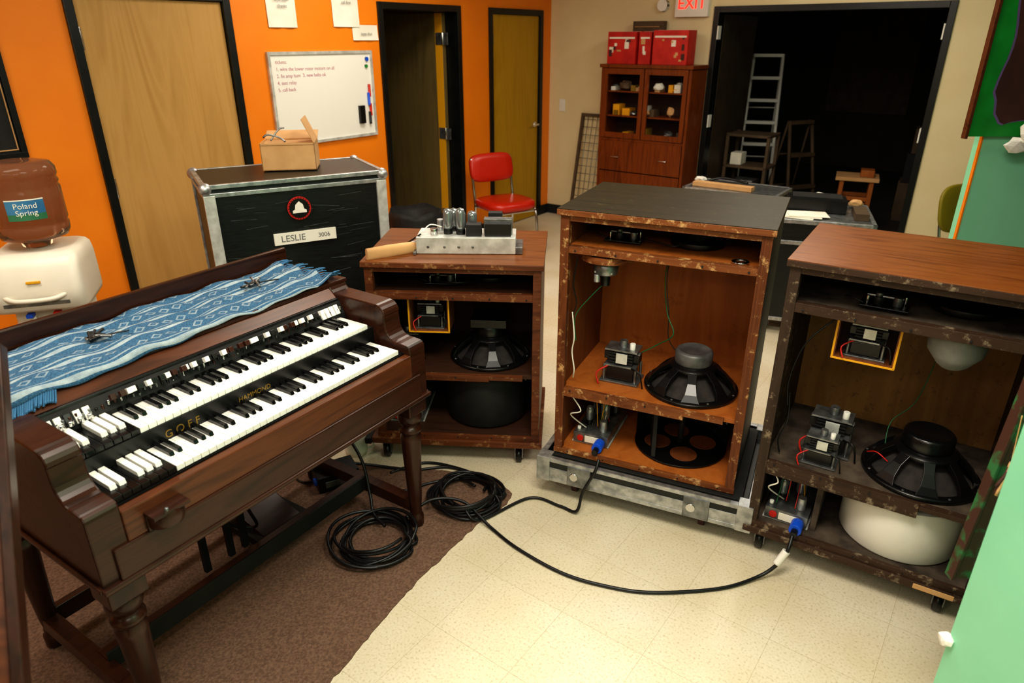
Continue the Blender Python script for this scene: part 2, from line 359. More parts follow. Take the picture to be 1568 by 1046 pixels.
# ------------------------------------------------------------ display cabinet
e=empty('display_cabinet',wb(.8175,-.35),WB); W=.9
b=MB(); D=.345
b.box(0,.025,0,D,0,1.58,'cab'); b.box(W-.025,W,0,D,0,1.58,'cab'); b.box(-.015,W+.015,-.015,D,1.555,1.585,'cab'); b.box(.025,W-.025,D-.02,D,0,1.555,'l3in'); b.box(.025,W-.025,0,D-.02,.9,.925,'cab'); b.box(.025,W-.025,0,D-.02,.05,.07,'cab')
for z in (1.12,1.34): b.box(.025,W-.025,.03,D-.02,z,z+.012,'cab')
b.box(.03,W-.03,-.008,.012,.62,.9,'cab'); b.box(.03,W-.03,-.008,.012,.35,.61,'cab'); b.box(.03,W-.03,-.008,.012,.08,.34,'cab')
for x0 in (.03,.455):
    x1=x0+.415
    b.box(x0,x0+.04,-.01,.012,.93,1.55,'cab'); b.box(x1-.04,x1,-.01,.012,.93,1.55,'cab'); b.box(x0+.04,x1-.04,-.01,.012,.93,.98,'cab'); b.box(x0+.04,x1-.04,-.01,.012,1.5,1.55,'cab')
for x in (.2,.7):
    for z in (.76,.48): b.tube([(x-.04,-.01,z),(x-.04,-.03,z-.005),(x+.04,-.03,z-.005),(x+.04,-.01,z)],.004,'chrome',smoothp=False)
b.done('carcass',e,.003)
b=MB()
for i in range(30):
    x=random.uniform(.07,.83); z=random.choice((.925,1.132,1.132,1.352,1.352)); s=random.uniform(.02,.04); h=random.uniform(.03,.10)
    c=random.choice(('paper','yellow','steel','tanbox','ochre','dkwood'))
    if i%2: b.crumple((x,random.uniform(.09,.2),z+h/2),s*1.3,c,i,(1.3,1,h/2/s/1.3))
    else: b.box(x-s,x+s,.08,.2,z,z+h,c)
b.done('contents',e)
M['redc']=noisy('red_carton','#b01812','#c8281c',10,.45)
def redbox(name,r0,r1,o0,z0,z1):
    b=MB(); b.box(r0,r1,o0,o0+.18,z0,z1,'redc')
    w=r1-r0
    for i in range(max(3,int(w/.03))):
        x=r0+random.uniform(.01,w-.05); z=random.uniform(z0+.02,z1-.07); b.box(x,x+random.uniform(.015,.05),o0-.0015-.0002*i,o0+.1,z,z+random.uniform(.012,.06),random.choice(('paper','tanbox','tanbox','brownart')))
    b.box(r0+.015,r1-.015,o0-.0025,o0+.1,z1-.06,z1-.045,'paper'); b.box(r0,r1,o0+.085,o0+.095,z1,z1+.002,'paper')
    b.done(name,loc=C0,rz=WB)
redbox('red_carton',.84,1.13,-.3,1.587,1.86); redbox('red_carton',1.15,1.27,-.28,1.587,1.86); redbox('red_carton',1.30,1.63,-.3,1.587,1.87)
b=MB(); b.box(.98,1.29,-.09,-.02,1.587,1.95,'dkwood'); b.box(1.0,1.25,-.095,-.09,1.9,1.905,'tanbox'); b.done('cardboard_carton',bevel=.003,loc=C0,rz=WB)
# leaning frame
e=empty('leaning_screen_frame',wb(.42,-.24),WB); b=MB(); X=RX(-11)
for q in ((0,.03,0,1.12),(.3,.33,0,1.12),(.03,.3,0,.03),(.03,.3,1.09,1.12)): b.box(q[0],q[1],0,.025,q[2],q[3],'dkwood',X)
for i in range(14): b.tube([(.03,.012,.05+i*.078),(.3,.012,.05+i*.078)],.003,'steel',5,smoothp=False,X=X)
for i in range(4): b.tube([(.08+i*.055,.012,.03),(.08+i*.055,.012,1.09)],.003,'steel',5,smoothp=False,X=X)
b.done('frame',e)
# ------------------------------------------------------------ red chair
e=empty('vinyl_chair',(-.06,6.08,0),R(-58)); b=MB()
def pad(b,w,d,h,X,mat,n=10,k=3.2):
    vs=[];fs=[]
    prof=[(-h/2,.90),(-h/4,1),(h/4,1),(h/2*.9,.93),(h/2,.6),(h/2*1.05,0.01)]
    m=32
    for z,sc in [(-h/2,.01)]+prof:
        for i in range(m):
            a=2*math.pi*i/m; c,s_=math.cos(a),math.sin(a)
            x=math.copysign(abs(c)**(2/k),c)*w/2*sc; y=math.copysign(abs(s_)**(2/k),s_)*d/2*sc
            vs.append((x,y,z))
    L_=len(prof)+1
    for j in range(L_-1):
        for i in range(m): fs.append((j*m+i,j*m+(i+1)%m,(j+1)*m+(i+1)%m,(j+1)*m+i))
    b.add(vs,fs,mat,True,X)
pad(b,.46,.48,.075,TR((0,0,.46)),'red')
pad(b,.25,.44,.055,TR((-.24,0,.74))@RY(90-12),'red',k=4)
b.done('cushions',e)
b=MB()
for y in (-.2,.2):
    b.tube([(-.25,y,.83),(-.22,y,.6),(-.19,y,.42),(-.21,y,.2),(-.25,y,.0)],.012,'chrome')
    b.tube([(.25,y,0),(.22,y,.2),(.19,y,.40),(.1,y,.43),(-.19,y,.42)],.012,'chrome')
    for x in (-.25,.25): b.cyl((x,y,0),.016,.03,'blk')
b.tube([(.19,-.2,.41),(.19,.2,.41)],.01,'chrome'); b.tube([(-.19,-.2,.41),(-.19,.2,.41)],.01,'chrome')
b.done('chrome_frame',e)
# trash can
e=empty('trash_can',(-.78,5.45,0)); b=MB()
b.lathe([(.14,0),(.2,.5),(.21,.52),(.2,.53),(.19,.5),(.13,.02)],(0,0,0),'blkm',28)
vs=[];m=40
for j,(r,z) in enumerate(((.215,.38),(.217,.5),(.205,.545),(.17,.5),(.1,.42),(.01,.4))):
    for i in range(m):
        a=2*math.pi*i/m; k=1+.02*math.sin(i*2.3+j)+.012*math.sin(i*5.1+j*2); vs.append((r*k*math.cos(a),r*k*math.sin(a),z+.010*math.sin(i*.7+j)))
b.add(vs,[(j*m+i,j*m+(i+1)%m,(j+1)*m+(i+1)%m,(j+1)*m+i) for j in range(5) for i in range(m)],'blkm',True)
b.done('bin_and_bag',e)
# ------------------------------------------------------------ road case
CA=R(29); CO=(-1.39,3.07); e=empty('road_case',(*CO,0),CA); W,D,H=.86,.50,1.2
b=MB(); b.box(.01,W-.01,.01,D-.01,.13,H-.005,'case')
random.seed(21)
for i in range(30):
    x=random.uniform(.06,.68); z=random.uniform(.7,1.1); l=random.uniform(.03,.14); b.box(x,x+l,.0088,.02,z,z+random.uniform(.001,.003),'scratch',TR((x,0,z))@RY(random.uniform(-8,8))@TR((-x,0,-z)))
b.done('body',e)
b=MB(); t=.022
for x in (0,W-t):
    for y in (0,D-t): b.box(x,x+t,y,y+t,.12,H,'alu')
for z in (.12,H-t,H-.06):
    for y in (-.001,D-t+.001): b.box(0,W,y,y+t,z,z+t*.9,'alu')
    for x in (-.001,W-t+.001): b.box(x,x+t,0,D,z,z+t*.9,'alu')
for x in (0,W):
    for y in (0,D):
        for z in (.13,H-.022): b.sphere((x+(.014 if x==0 else -.014),y+(.014 if y==0 else -.014),z),.030,'alu',12)
b.box(.0,.05,-.004,.02,.12,H-.05,'silver'); b.box(W-.05,W,-.004,.02,.12,H-.05,'silver')
for x in (.15,W-.15):
    for y in (.1,D-.1):
        b.cyl((x-.02,y,.05),.05,.04,'blk','x'); b.box(x-.035,x+.035,y-.04,y+.04,.1,.13,'steel')
b.done('edging',e,.002)
b=MB()
b.box(.28,.58,-.0035,.012,.885,.94,'paper'); b.text('LESLIE',.044,TR((.37,-.004,.912))@FACE_NEGY,'ink2',.0006); b.text('3006',.03,TR((.52,-.004,.912))@FACE_NEGY,'ink2',.0006)
Xc=TR((.415,0.008,1.055))
b.cyl((0,-.014,0),.056,.004,'redc','y',n=32,X=Xc); b.cyl((0,-.016,0),.047,.004,'blk','y',n=32,X=Xc)
for k in range(24):
    a=2*math.pi*k/24; b.box(.0495*math.cos(a)-.002,.0495*math.cos(a)+.002,-.0155,-.014,.0515*math.sin(a)-.002,.0515*math.sin(a)+.002,'blk',Xc)
b.add([(-.033,-.0172,-.022),(.033,-.0172,-.022),(.033,-.0172,-.010),(.022,-.0172,-.004),(.018,-.0172,.018),(0,-.0172,.034),(-.018,-.0172,.018),(-.022,-.0172,-.004),(-.033,-.0172,-.010)],[(0,1,2,3,4,5,6,7,8)],'paper',X=Xc)
b.done('labels',e)
def at(o,ang,x,y): return (o[0]+math.cos(ang)*x-math.sin(ang)*y,o[1]+math.sin(ang)*x+math.cos(ang)*y)
p=at(CO,CA,.47,.30); e=empty('cardboard_box',(p[0],p[1],H+.001),R(10)); b=MB(); w,d,h=.26,.2,.13
b.box(-w/2,w/2,-d/2,-d/2+.004,0,h,'tanbox'); b.box(-w/2,w/2,d/2-.004,d/2,0,h,'tanbox'); b.box(-w/2,-w/2+.004,-d/2,d/2,0,h,'tanbox'); b.box(w/2-.004,w/2,-d/2,d/2,0,h,'tanbox'); b.box(-w/2,w/2,-d/2,d/2,0,.004,'tanbox')
b.box(-w/2,w/2,-d/2,d/2,h-.012,h-.008,'tanbox')
b.box(0,.004,-d/2,d/2,0,.12,'tanbox',TR((w/2-.004,0,h))@RY(-24)); b.box(-w/2,w/2,0,.004,0,.09,'tanbox',TR((0,d/2-.004,h))@RX(-70))
b.tube([(-.02,0,.125),(-.05,.01,.145),(-.10,.0,.16),(-.12,-.02,.15)],.005,'steel'); b.tube([(-.09,0,.13),(-.05,.02,.18),(-.02,.02,.19)],.004,'steel')
b.done('box_with_flaps',e)
# ------------------------------------------------------------ water dispenser
e=empty('water_dispenser',(-2.035,2.85,0),R(18)); b=MB()
def sup(b,secs,mat,k=4,m=36,X=None):
    vs=[]
    for z,w,d,ox,oy in secs:
        for i in range(m):
            a=2*math.pi*i/m; c,s_=math.cos(a),math.sin(a)
            vs.append((ox+math.copysign(abs(c)**(2/k),c)*w/2,oy+math.copysign(abs(s_)**(2/k),s_)*d/2,z))
    fs=[(j*m+i,j*m+(i+1)%m,(j+1)*m+(i+1)%m,(j+1)*m+i) for j in range(len(secs)-1) for i in range(m)]
    sm=[True]*len(fs)+[False,False]; fs+=[tuple(range(m-1,-1,-1)),tuple((len(secs)-1)*m+i for i in range(m))]
    b.add(vs,fs,mat,sm,X)
sup(b,[(0,.345,.32,0,0),(.55,.345,.32,0,0),(.62,.345,.32,0,0),(.64,.345,.32,0,0),(.645,.27,.25,0,.02),(.745,.27,.25,0,.02),(.75,.345,.33,0,-.01),(.77,.355,.36,0,-.025),(.85,.355,.355,0,-.024),(.93,.35,.335,0,-.012),(.965,.335,.315,0,0),(.98,.31,.29,0,.006),(.988,.27,.25,0,.01)],'cooler',k=9,m=56)
b.box(-.1,.1,-.16,-.1,.637,.652,'steel')
for x,c in ((-.05,'blue'),(.05,'redc')): b.cyl((x,-.14,.69),.012,.05,'white'); b.box(x-.012,x+.012,-.18,-.14,.725,.74,c)
b.tube([(-.11,-.195,.825),(-.06,-.222,.815),(.06,-.222,.815),(.11,-.195,.825)],.010,'cooler',8); b.box(-.12,.12,-.2065,-.19,.785,.80,'steel')
b.box(-.02,.03,-.203,-.19,.88,.888,'yellow')
b.done('cooler_body',e)
b=MB(); b.lathe([(.03,0),(.055,.01),(.06,.03),(.125,.05),(.135,.07),(.137,.1),(.131,.11),(.137,.12),(.137,.25),(.131,.262),(.137,.275),(.131,.29),(.137,.305),(.135,.33),(.12,.352),(.08,.36),(.0,.355)],(0,0,.985),'bottle',40)
b.done('water_bottle',e)
b=MB(); ang0=R(-90+14)
M['lblb']=noisy('label_blue','#2a6694','#4682a8',9,.5); M['lblg']=noisy('label_green','#2a6644','#3c7c58',9,.5)
la=(ang0-.5,ang0+.5)
b.lathe([(.1385,0),(.1385,.085)],(0,0,1.125),'lblb',16,arc=la); b.lathe([(.139,0),(.139,.026)],(0,0,1.125),'lblg',16,arc=la); b.lathe([(.139,0),(.139,.005)],(0,0,1.205),'paper',16,arc=la)
X=TR((.1395*math.cos(ang0),.1395*math.sin(ang0),1.183))@RZ(math.degrees(ang0)+90)@FACE_NEGY
b.text('Poland',.031,X,'paper',.0004,bend=.14); b.text('Spring',.031,TR((0,0,-.028))@X,'paper',.0004,bend=.14)
b.done('bottle_label',e)
# ------------------------------------------------------------ electric organ
OA=R(57); e=empty('electric_organ',(-.969,1.243,0),OA); W=1.2
def arcpts(c,r,a0,a1,n=6): return [(c[0]+r*math.cos(R(a0+(a1-a0)*i/n)),c[1]+r*math.sin(R(a0+(a1-a0)*i/n))) for i in range(n+1)]
prof=[(0,.59),(0,.79)]+arcpts((.02,.79),.02,180,90,4)[1:]+[(.045,.812)]+arcpts((.06,.862),.05,-85,0,6)+[(.113,.90)]+arcpts((.15,.90),.04,175,90,5)+[(.36,.942),(.37,.95),(.38,.968),(.71,.968),(.71,.59)]
b=MB()
b.prism(prof,0,.082,'organ'); b.prism(prof,W-.082,W,'organ')
b.box(-.008,W+.008,.375,.725,.958,.976,'organ'); b.box(-.008,W+.008,.705,.725,.976,1.04,'organ'); b.box(.082,W-.082,.69,.705,.59,.958,'organ')
b.box(.082,W-.082,.004,.69,.60,.70,'organ'); b.box(.08,W-.08,-.004,.028,.69,.778,'organred'); b.box(.04,W-.04,-.01,.02,.60,.692,'organ'); b.box(-.006,W+.006,-.016,.03,.588,.604,'organ')
b.box(-.01,.0,.0,.72,.588,.605,'organ'); b.box(W,W+.01,0,.72,.588,.605,'organ')
b.box(.082,W-.082,.33,.345,.86,.93,'blk')
b.prism([(.325,.905),(.335,.925),(.375,.958),(.385,.958),(.385,.90)],.082,W-.082,'organred')
b.box(.082,W-.082,.345,.69,.70,.90,'organ')
for x in (.052,W-.052):
    for y in (.05,.645): b.box(x-.048,x+.048,y-.046,y+.046,.525,.59,'organz')
b.done('cabinet',e,.005)
b=MB()
legp=[(.026,0),(.030,.01),(.030,.05),(.022,.06),(.024,.07),(.022,.085),(.026,.12),(.033,.28),(.039,.40),(.040,.42),(.033,.435),(.043,.447),(.043,.458),(.031,.468),(.033,.48),(.043,.49),(.046,.505),(.044,.525)]
for x in (.052,W-.052):
    for y in (.05,.645): b.lathe(legp,(x,y,0),'organz',24)
    b.box(x-.022,x+.022,.05,.65,.075,.125,'organ')
b.box(.06,W-.06,.30,.36,.10,.13,'organ'); b.box(.06,W-.06,.295,.305,.09,.155,'blkm'); b.box(.06,W-.06,.63,.66,.08,.14,'organ')
b.done('turned_legs',e,.002)
def manual(b,x0,dF,z):
    p=.0235; L=.135
    def oct_(i0,nn,nat,shp):
        for i in range(nn):
            x=x0+(i0+i)*p
            b.box(x+.0006,x+p-.0006,dF,dF+L,z-.016,z,nat)
            if i%7 in (0,1,3,4,5) and i<nn-1 or (nn==7 and i%7 in (0,1,3,4,5)):
                xc=x+p
                if nn==7: b.prism([(dF+.035,z-.002),(dF+.04,z+.012),(dF+L,z+.013),(dF+L,z-.002)],xc-.0085,xc+.0085,shp)
                else: b.prism([(dF+.05,z-.002),(dF+.056,z+.011),(dF+L,z+.012),(dF+L,z-.002)],xc-.0062,xc+.0062,shp)
    oct_(0,7,'ebony','ivory'); oct_(7,36,'ivory','ebony')
b=MB(); manual(b,.085,.032,.80); manual(b,.085,.172,.866); 
b.done('manuals',e,.0012)
b=MB()
b.box(.082,W-.082,.028,.18,.70,.782,'blk'); b.box(.082,W-.082,.17,.33,.70,.848,'blkm'); b.box(.082,W-.082,.168,.172,.783,.85,'blk')
b.box(.082,.086,.03,.17,.78,.80,'organ')
b.prism([(.307,.86),(.307,.878),(.335,.93),(.335,.86)],.083,W-.083,'blkm')
M['gold']=plain('gold_lettering','#94762f',.4,.4)
b.text('HAMMOND',.022,TR((.60,.1675,.815))@FACE_NEGY,'gold',.0005); b.text('G O F F',.032,TR((.36,.1675,.815))@FACE_NEGY,'gold',.0008)
b.done('key_blocks',e,.0005)
b=MB()
M['dbrown']=plain('drawbar_brown','#3a1c12',.3)
seq=['dbrown','dbrown','ivory','ivory','blk','ivory','blk','blk','ivory']
def drawbar(x,out,c):
    X=TR((x,.325,.902))@RX(-25)
    b.box(-.004,.004,-.02-out,.0,-.003,.003,'steel',X); b.box(-.0075,.0075,-.034-out,-.018-out,-.006,.010,c,X)
random.seed(3)
for k in range(5):
    x=.10+k*.024; X=TR((x,.318,.892))@RX(60)
    b.box(-.009,.009,-.018,.018,0,.008,'ivory' if k not in(2,) else 'blk',X)
    b.cyl((x,.302,.882),.007,.014,'chrome','z')
xx=.26
for g in range(4):
    for i,c in enumerate(seq):
        drawbar(xx,random.choice((.0,.004,.01,.016,.024,.03)),c); xx+=.0185
    if g==1:
        for i in range(2): drawbar(xx,.01,'dbrown'); xx+=.0185
    xx+=.014
for k in range(4):
    x=1.02+k*.022; X=TR((x,.318,.895))@RX(60); b.box(-.009,.009,-.018,.018,0,.008,'ivory',X)
for k in range(60):
    x=.1+k*.017; b.cyl((x,.314,.874+random.uniform(0,.02)),random.uniform(.003,.005),.014,random.choice(('chrome','dbrown','blk','steel')),'z',n=8)
b.done('drawbars_and_tabs',e,.0012)
b=MB()
b.lathe([(.045,0),(.048,.01),(.048,.04),(.044,.046)],(0,0,0),'organ',24,X=TR((.175,-.005,.70)),arc=(math.pi,2*math.pi)); b.box(.127,.223,-.05,-.002,.738,.748,'organ'); b.box(.127,.223,-.014,-.002,.695,.745,'organ')
b.tube([(.16,-.045,.745),(.155,-.062,.765)],.004,'chrome'); b.sphere((.154,-.065,.766),.006,'steel')
b.done('speed_switch',e,.001)
b=MB()
for x in (.50,.60,.66): b.box(x-.012,x+.012,.47,.49,.04,.60,'blkm')
X=TR((.82,.56,.05))@RX(18); b.box(-.09,.09,-.16,.14,0,.02,'organ',X); b.box(-.12,.12,-.16,.16,-.035,-.005,'blkm',TR((.82,.56,.045)))
b.tube([(.55,.48,.3),(.62,.5,.16),(.70,.45,.12),(.64,.4,.30),(.66,.45,.55)],.006,'rub')
b.done('pedal_linkage',e,.003)
# towel
te=empty('woven_towel',(-.969,1.243,0),OA)
b=MB(); nx,ny=90,26; vs=[]
def tw(u,v):
    x=.045+u*1.085-.03*v*(1-u)+.02*v*u
    s=v*(.345-.03*u)
    d=.695-s
    z=.980+.004*math.sin(x*23+v*5)+.0035*math.sin(x*41+d*60)+.003*math.sin(d*75+x*9)
    if d<.378:
        k=.378-d; z-=k*.85; d=.378-k*.5-.004
    if u>.93 : z+=.012*math.sin(v*20)*(u-.93)/.07+.01*(u-.93)/.07
    if u<.07: z+=.010*abs(math.sin(v*16))*(.07-u)/.07
    return (x,d,z+.002)
for i in range(nx+1):
    for j in range(ny+1): vs.append(tw(i/nx,j/ny))
b.add(vs,[(i*(ny+1)+j,(i+1)*(ny+1)+j,(i+1)*(ny+1)+j+1,i*(ny+1)+j+1) for i in range(nx) for j in range(ny)],'towel',True)
o=b.done('towel_cloth',te); md=o.modifiers.new('th','SOLIDIFY'); md.thickness=.004; md.offset=1
b=MB()
for j in range(44):
    v=j/43; 
    for u,dr in ((0,-1),(1,1)):
        p=Vector(tw(u,v)); q=p+Vector((dr*random.uniform(.03,.055),random.uniform(-.012,.006),0)); q.z=max(.981 if q.y>.375 else .955,p.z-.006)
        if dr>0: q.z+=.004
        if dr<0 and q.x<-.012: q.z-=.01
        mm=(p+q)/2+Vector((0,random.uniform(-.004,.004),.003)); b.tube([p,mm,q],.0026,'towelw',5,sub=3)
for j in range(26):
    p=Vector(tw(.0+j*.005,1.0)); q=p+Vector((-.012,-.016,-.014-.01*random.random())); q2=q+Vector((-.004,-.006,-.002)); b.tube([p,q,q2],.003,'towelw',5,sub=3)
b.done('towel_fringe',te)
def bits(x,y):
    b=MB()
    for i in range(7):
        a=random.uniform(0,6.28); c=Vector((x+random.uniform(-.03,.03),y+random.uniform(-.02,.02),.997)); dv=Vector((math.cos(a)*.025,math.sin(a)*.025,random.uniform(-.002,.008)))
        b.tube([c-dv,c,c+dv],.0045,random.choice(('steel','blk','blkm')),6,sub=3)
    for i in range(2): b.lathe([(.008,0),(.013,.0),(.013,.006),(.008,.006)],(x+i*.025-.01,y+.01*i,.993),'steel',14,caps=False)
    b.tube([(x,y,.994),(x+.05,y-.02,.996),(x+.09,y-.03,.993)],.0025,'blk',6)
    b.done('wing_nuts',loc=(-.969,1.243,0),rz=OA)
bits(.36,.55); bits(.93,.56)
# leaning panel at left near camera
b=MB(); A=Vector((-.60,.241,0)); B=Vector((-.945,1.15,1.27)); ux=(B-A).normalized(); lx=Vector((-.93,-.37,0)); lx=(lx-ux*lx.dot(ux)).normalized(); nn=ux.cross(lx)
X=Matrix([[lx[0],nn[0],ux[0],A[0]+.010],[lx[1],nn[1],ux[1],A[1]],[lx[2],nn[2],ux[2],A[2]+.01],[0,0,0,1]])
b.box(0,.45,0,.022,0,1.6,'organred',X); b.box(0,.02,-.008,.03,0,1.6,'organz',X)
b.done('leaning_wood_panel',bevel=.003)
# ------------------------------------------------------------ rotary speakers
def caster(b,x,y,z0,dirx=1,r=.032,col='blk'):
    b.cyl((x-.012,y,r),r,.024,col,'x',n=20); b.cyl((x-.016,y,r),r*.4,.032,'steel','x',n=12)
    b.box(x-.019,x-.015,y-.018,y+.018,r*.7,z0-.004,'steel'); b.box(x+.015,x+.019,y-.018,y+.018,r*.7,z0-.004,'steel'); b.box(x-.03,x+.03,y-.03,y+.03,z0-.006,z0,'steel')
def woofer(b,cx,cy,z,Rr=.185,mag='magnet',hz=.115,mr=.072,mh=.05):
    b.lathe([(Rr*.86,0),(Rr,0),(Rr,.012),(Rr*.95,.018),(Rr*.86,.016)],(cx,cy,z),'basket',48,caps=False)
    b.lathe([(Rr*.84,.004),(Rr*.6,.035),(.06,hz-.03)],(cx,cy,z),'cone',32,caps=False)
    b.lathe([(mr*1.25,hz-.03),(mr*1.3,hz-.012),(mr*1.05,hz)],(cx,cy,z),'basket',32)
    pr=[(Rr*.95,.014),(Rr*.86,.042),(Rr*.70,.075),(mr*1.2,hz-.008)]
    for i in range(8):
        X=TR((cx,cy,z))@RZ(i*45+10); vs=[]
        for k,(r,h) in enumerate(pr):
            w=[.036,.023,.016,.018][k]
            vs+= [(r,-w,h),(r,w,h),(r-.012,w*.85,h-.012),(r-.012,-w*.85,h-.012)]
        fs=[]
        for k in range(3):
            for q in range(4): fs.append((k*4+q,k*4+(q+1)%4,k*4+4+(q+1)%4,k*4+4+q))
        b.add(vs,fs,'basket',False,X)
    for i in range(8):
        a=R(i*45+32); b.cyl((cx+Rr*.955*math.cos(a),cy+Rr*.955*math.sin(a),z+.016),.005,.004,'steel',n=8)
    b.lathe([(mr,hz),(mr*1.02,hz+.006),(mr*1.02,hz+mh-.008),(mr*.95,hz+mh)],(cx,cy,z),mag,40)
    b.lathe([(mr*.95,0),(mr*.85,.004),(mr*.8,.001),(0.001,.001)],(cx,cy,z+hz+mh),mag,40,caps=False)
def tube_(b,x,y,z,h=.09,r=.016):
    b.cyl((x,y,z),r*.95,h*.2,'blk'); b.lathe([(r*.8,h*.2),(r,h*.3),(r,h*.8),(r*.7,h*.95),(.0,h)],(x,y,z),'glass',16)
def amp(b,x,y,z,w=.15,d=.3,plug=True):
    b.box(x,x+w,y,y+d,z,z+.05,'steel'); b.box(x-.006,x+w+.006,y+.0,y+d,z,z+.006,'silver')
    tube_(b,x+.04,y+.09,z+.05); tube_(b,x+.10,y+.12,z+.05,.11,.02); tube_(b,x+.05,y+.16,z+.05,.06,.012)
    b.box(x+.03,x+.12,y+.19,y+.27,z+.05,z+.12,'blk'); b.box(x+.02,x+.13,y+.2,y+.26,z+.06,z+.1,'steel'); b.cyl((x+.115,y+.05,z+.05),.016,.05,'alu')
    b.cyl((x+.03,y-.004,z+.025),.014,.006,'redc','y'); b.box(x+.05,x+.12,y-.003,y,z+.01,z+.04,'paper'); b.cyl((x+.015,y+.03,z+.05),.008,.012,'ivory')
    for k in range(8):
        a=(x+random.uniform(.01,.14),y+random.uniform(.02,.2),z+.06); c=(x+random.uniform(-.02,.1),y+random.uniform(.1,.3),z+random.uniform(.12,.2))
        b.tube([a,((a[0]+c[0])/2+.02,(a[1]+c[1])/2,max(a[2],c[2])+.02),c],.0022,random.choice(('blueylw','yellow','blk','paper','redc')),5,sub=5)
    if plug: b.cyl((x+.12,y-.055,z+.022),.022,.05,'blue','y'); b.cyl((x+.12,y-.085,z+.02),.012,.035,'rub','y')
def motor(b,x,y,z,s=1.0):
    X=TR((x,y,z))@Matrix.Scale(s,4)
    B=lambda *a: b.box(*a,X)
    B(-.055,.055,-.04,.04,0,.005,'steel')
    for sx in (-.045,.045):
        for sy in (-.03,.03): b.cyl((sx,sy,.005),.004,.045,'steel',n=8,X=X)
    B(-.038,.038,-.03,.03,.008,.045,'blk'); B(-.046,.046,-.034,.034,.048,.053,'steel')
    for k in range(4): B(-.034,.034,-.026,.026,.056+k*.009,.062+k*.009,'blkm')
    B(-.050,.050,-.016,.016,.062,.084,'blk'); b.cyl((-.05,0,.073),.016,.1,'magnet','x',n=16,X=X)
    B(-.046,.046,-.03,.03,.094,.099,'steel'); b.cyl((0,0,.099),.011,.02,'steel',X=X); B(-.012,.02,-.034,-.03,.06,.09,'silver'); b.cyl((.028,-.01,.099),.008,.018,'ivory',n=10,X=X)
    b.tube([(-.03,-.03,.05),(-.06,-.05,.03),(-.05,-.06,.0)],.0025,'redc',5,sub=4,X=X); b.tube([(.03,-.03,.05),(.06,-.05,.05),(.07,-.04,.0)],.0025,'blk',5,sub=4,X=X)
def horn_motor(b,x,y,z):
    b.box(x-.07,x+.07,y-.04,y+.04,z,z+.005,'blk'); b.cyl((x-.02,y,z+.005),.020,.025,'blk'); b.box(x-.055,x+.05,y-.005,y+.005,z+.028,z+.033,'alu'); b.cyl((x+.035,y,z+.005),.014,.03,'steel'); b.cyl((x-.05,y-.02,z+.005),.005,.028,'chrome'); b.cyl((x+.055,y+.02,z+.005),.005,.028,'chrome')
    b.cyl((x-.02,y,z+.03),.012,.012,'steel'); b.tube([(x-.06,y-.03,z+.01),(x-.1,y-.02,z+.02),(x-.12,y+.02,z+.006)],.003,'blk',5)
def cabinet(e,H,D,sh,Wd,ext,extz,top,inn,insd,edge,edgez,shelf):
    b=MB(); s1,s1t,s2,s2t=sh
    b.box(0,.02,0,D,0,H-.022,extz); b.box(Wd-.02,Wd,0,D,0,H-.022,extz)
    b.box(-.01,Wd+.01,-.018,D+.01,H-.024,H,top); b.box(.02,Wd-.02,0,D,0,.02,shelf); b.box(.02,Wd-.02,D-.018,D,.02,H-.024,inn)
    b.box(-.010,Wd+.010,-.0195,-.017,H-.024,H-.003,edge)
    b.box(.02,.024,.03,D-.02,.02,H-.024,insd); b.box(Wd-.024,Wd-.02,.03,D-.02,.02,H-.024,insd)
    b.box(.02,Wd-.02,.03,D-.018,s1,s1+.02,shelf); b.box(.02,Wd-.02,0,.03,s1,s1t,edge)
    b.box(.02,Wd-.02,.02,D-.018,s2t-.02,s2t,shelf); b.box(.02,Wd*.70,0,.02,s2,s2t,edge); b.box(Wd*.70,Wd*.9,-.012,.02,s2t-.016,s2t,edge)
    b.box(.02,Wd-.02,0,.03,H-.048,H-.024,edge)
    for x in (.0,Wd-.034): b.box(x,x+.034,-.004,.026,.0,H-.024,edgez)
    b.box(-.002,Wd+.002,-.006,.01,0,.022,edge)
    for z in (s1+.012,.011,s2t-.01):
        for k in range(5): b.cyl((.06+k*(Wd-.12)/4,-.0065,z),.004,.003,'blkm','y',n=8)
    b.done('cabinet_shell',e,.003)
    return e
MA=R(-24.5); e=empty('rotary_speaker_cabinet',(.18,2.47,.2),MA); Wd,D,H=.737,.52,1.04
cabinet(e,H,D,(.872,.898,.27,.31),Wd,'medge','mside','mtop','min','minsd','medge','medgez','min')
b=MB(); woofer(b,.50,.21,.312)
b.lathe([(.19,0),(.19,.008),(.182,.008)],(.48,.24,.022),'blk',36)
for i in range(4):
    a=R(i*90+20); b.cyl((.48+.095*math.cos(a),.24+.095*math.sin(a),.0302),.055,.002,'minsd',n=24)
b.lathe([(.19,.0),(.19,.235),(.185,.235),(.185,0)],(.48,.24,.03),'blkm',30,arc=(R(0),R(180)),caps=False)
b.prism([(-.17,0),(.0,0),(.0,.225),(-.11,.225)],-.008,.008,'blkm',TR((.36,.24,.032))@RZ(15)); b.cyl((.48,.24,.03),.012,.235,'blkm')
b.done('woofer_and_rotor',e,.0015)
b=MB(); motor(b,.225,.17,.312,1.45); amp(b,.06,.07,.022); horn_motor(b,.2,.16,.9)
b.cyl((.155,.11,.838),.105,.026,'medge',n=36); b.lathe([(.02,.0),(.045,.01),(.05,.04),(.035,.06)],(.155,.09,.775),'steel',20); b.cyl((.155,.09,.735),.018,.045,'blk'); b.box(.12,.19,.055,.125,.79,.797,'silver'); b.cyl((.13,.06,.755),.012,.03,'alu')
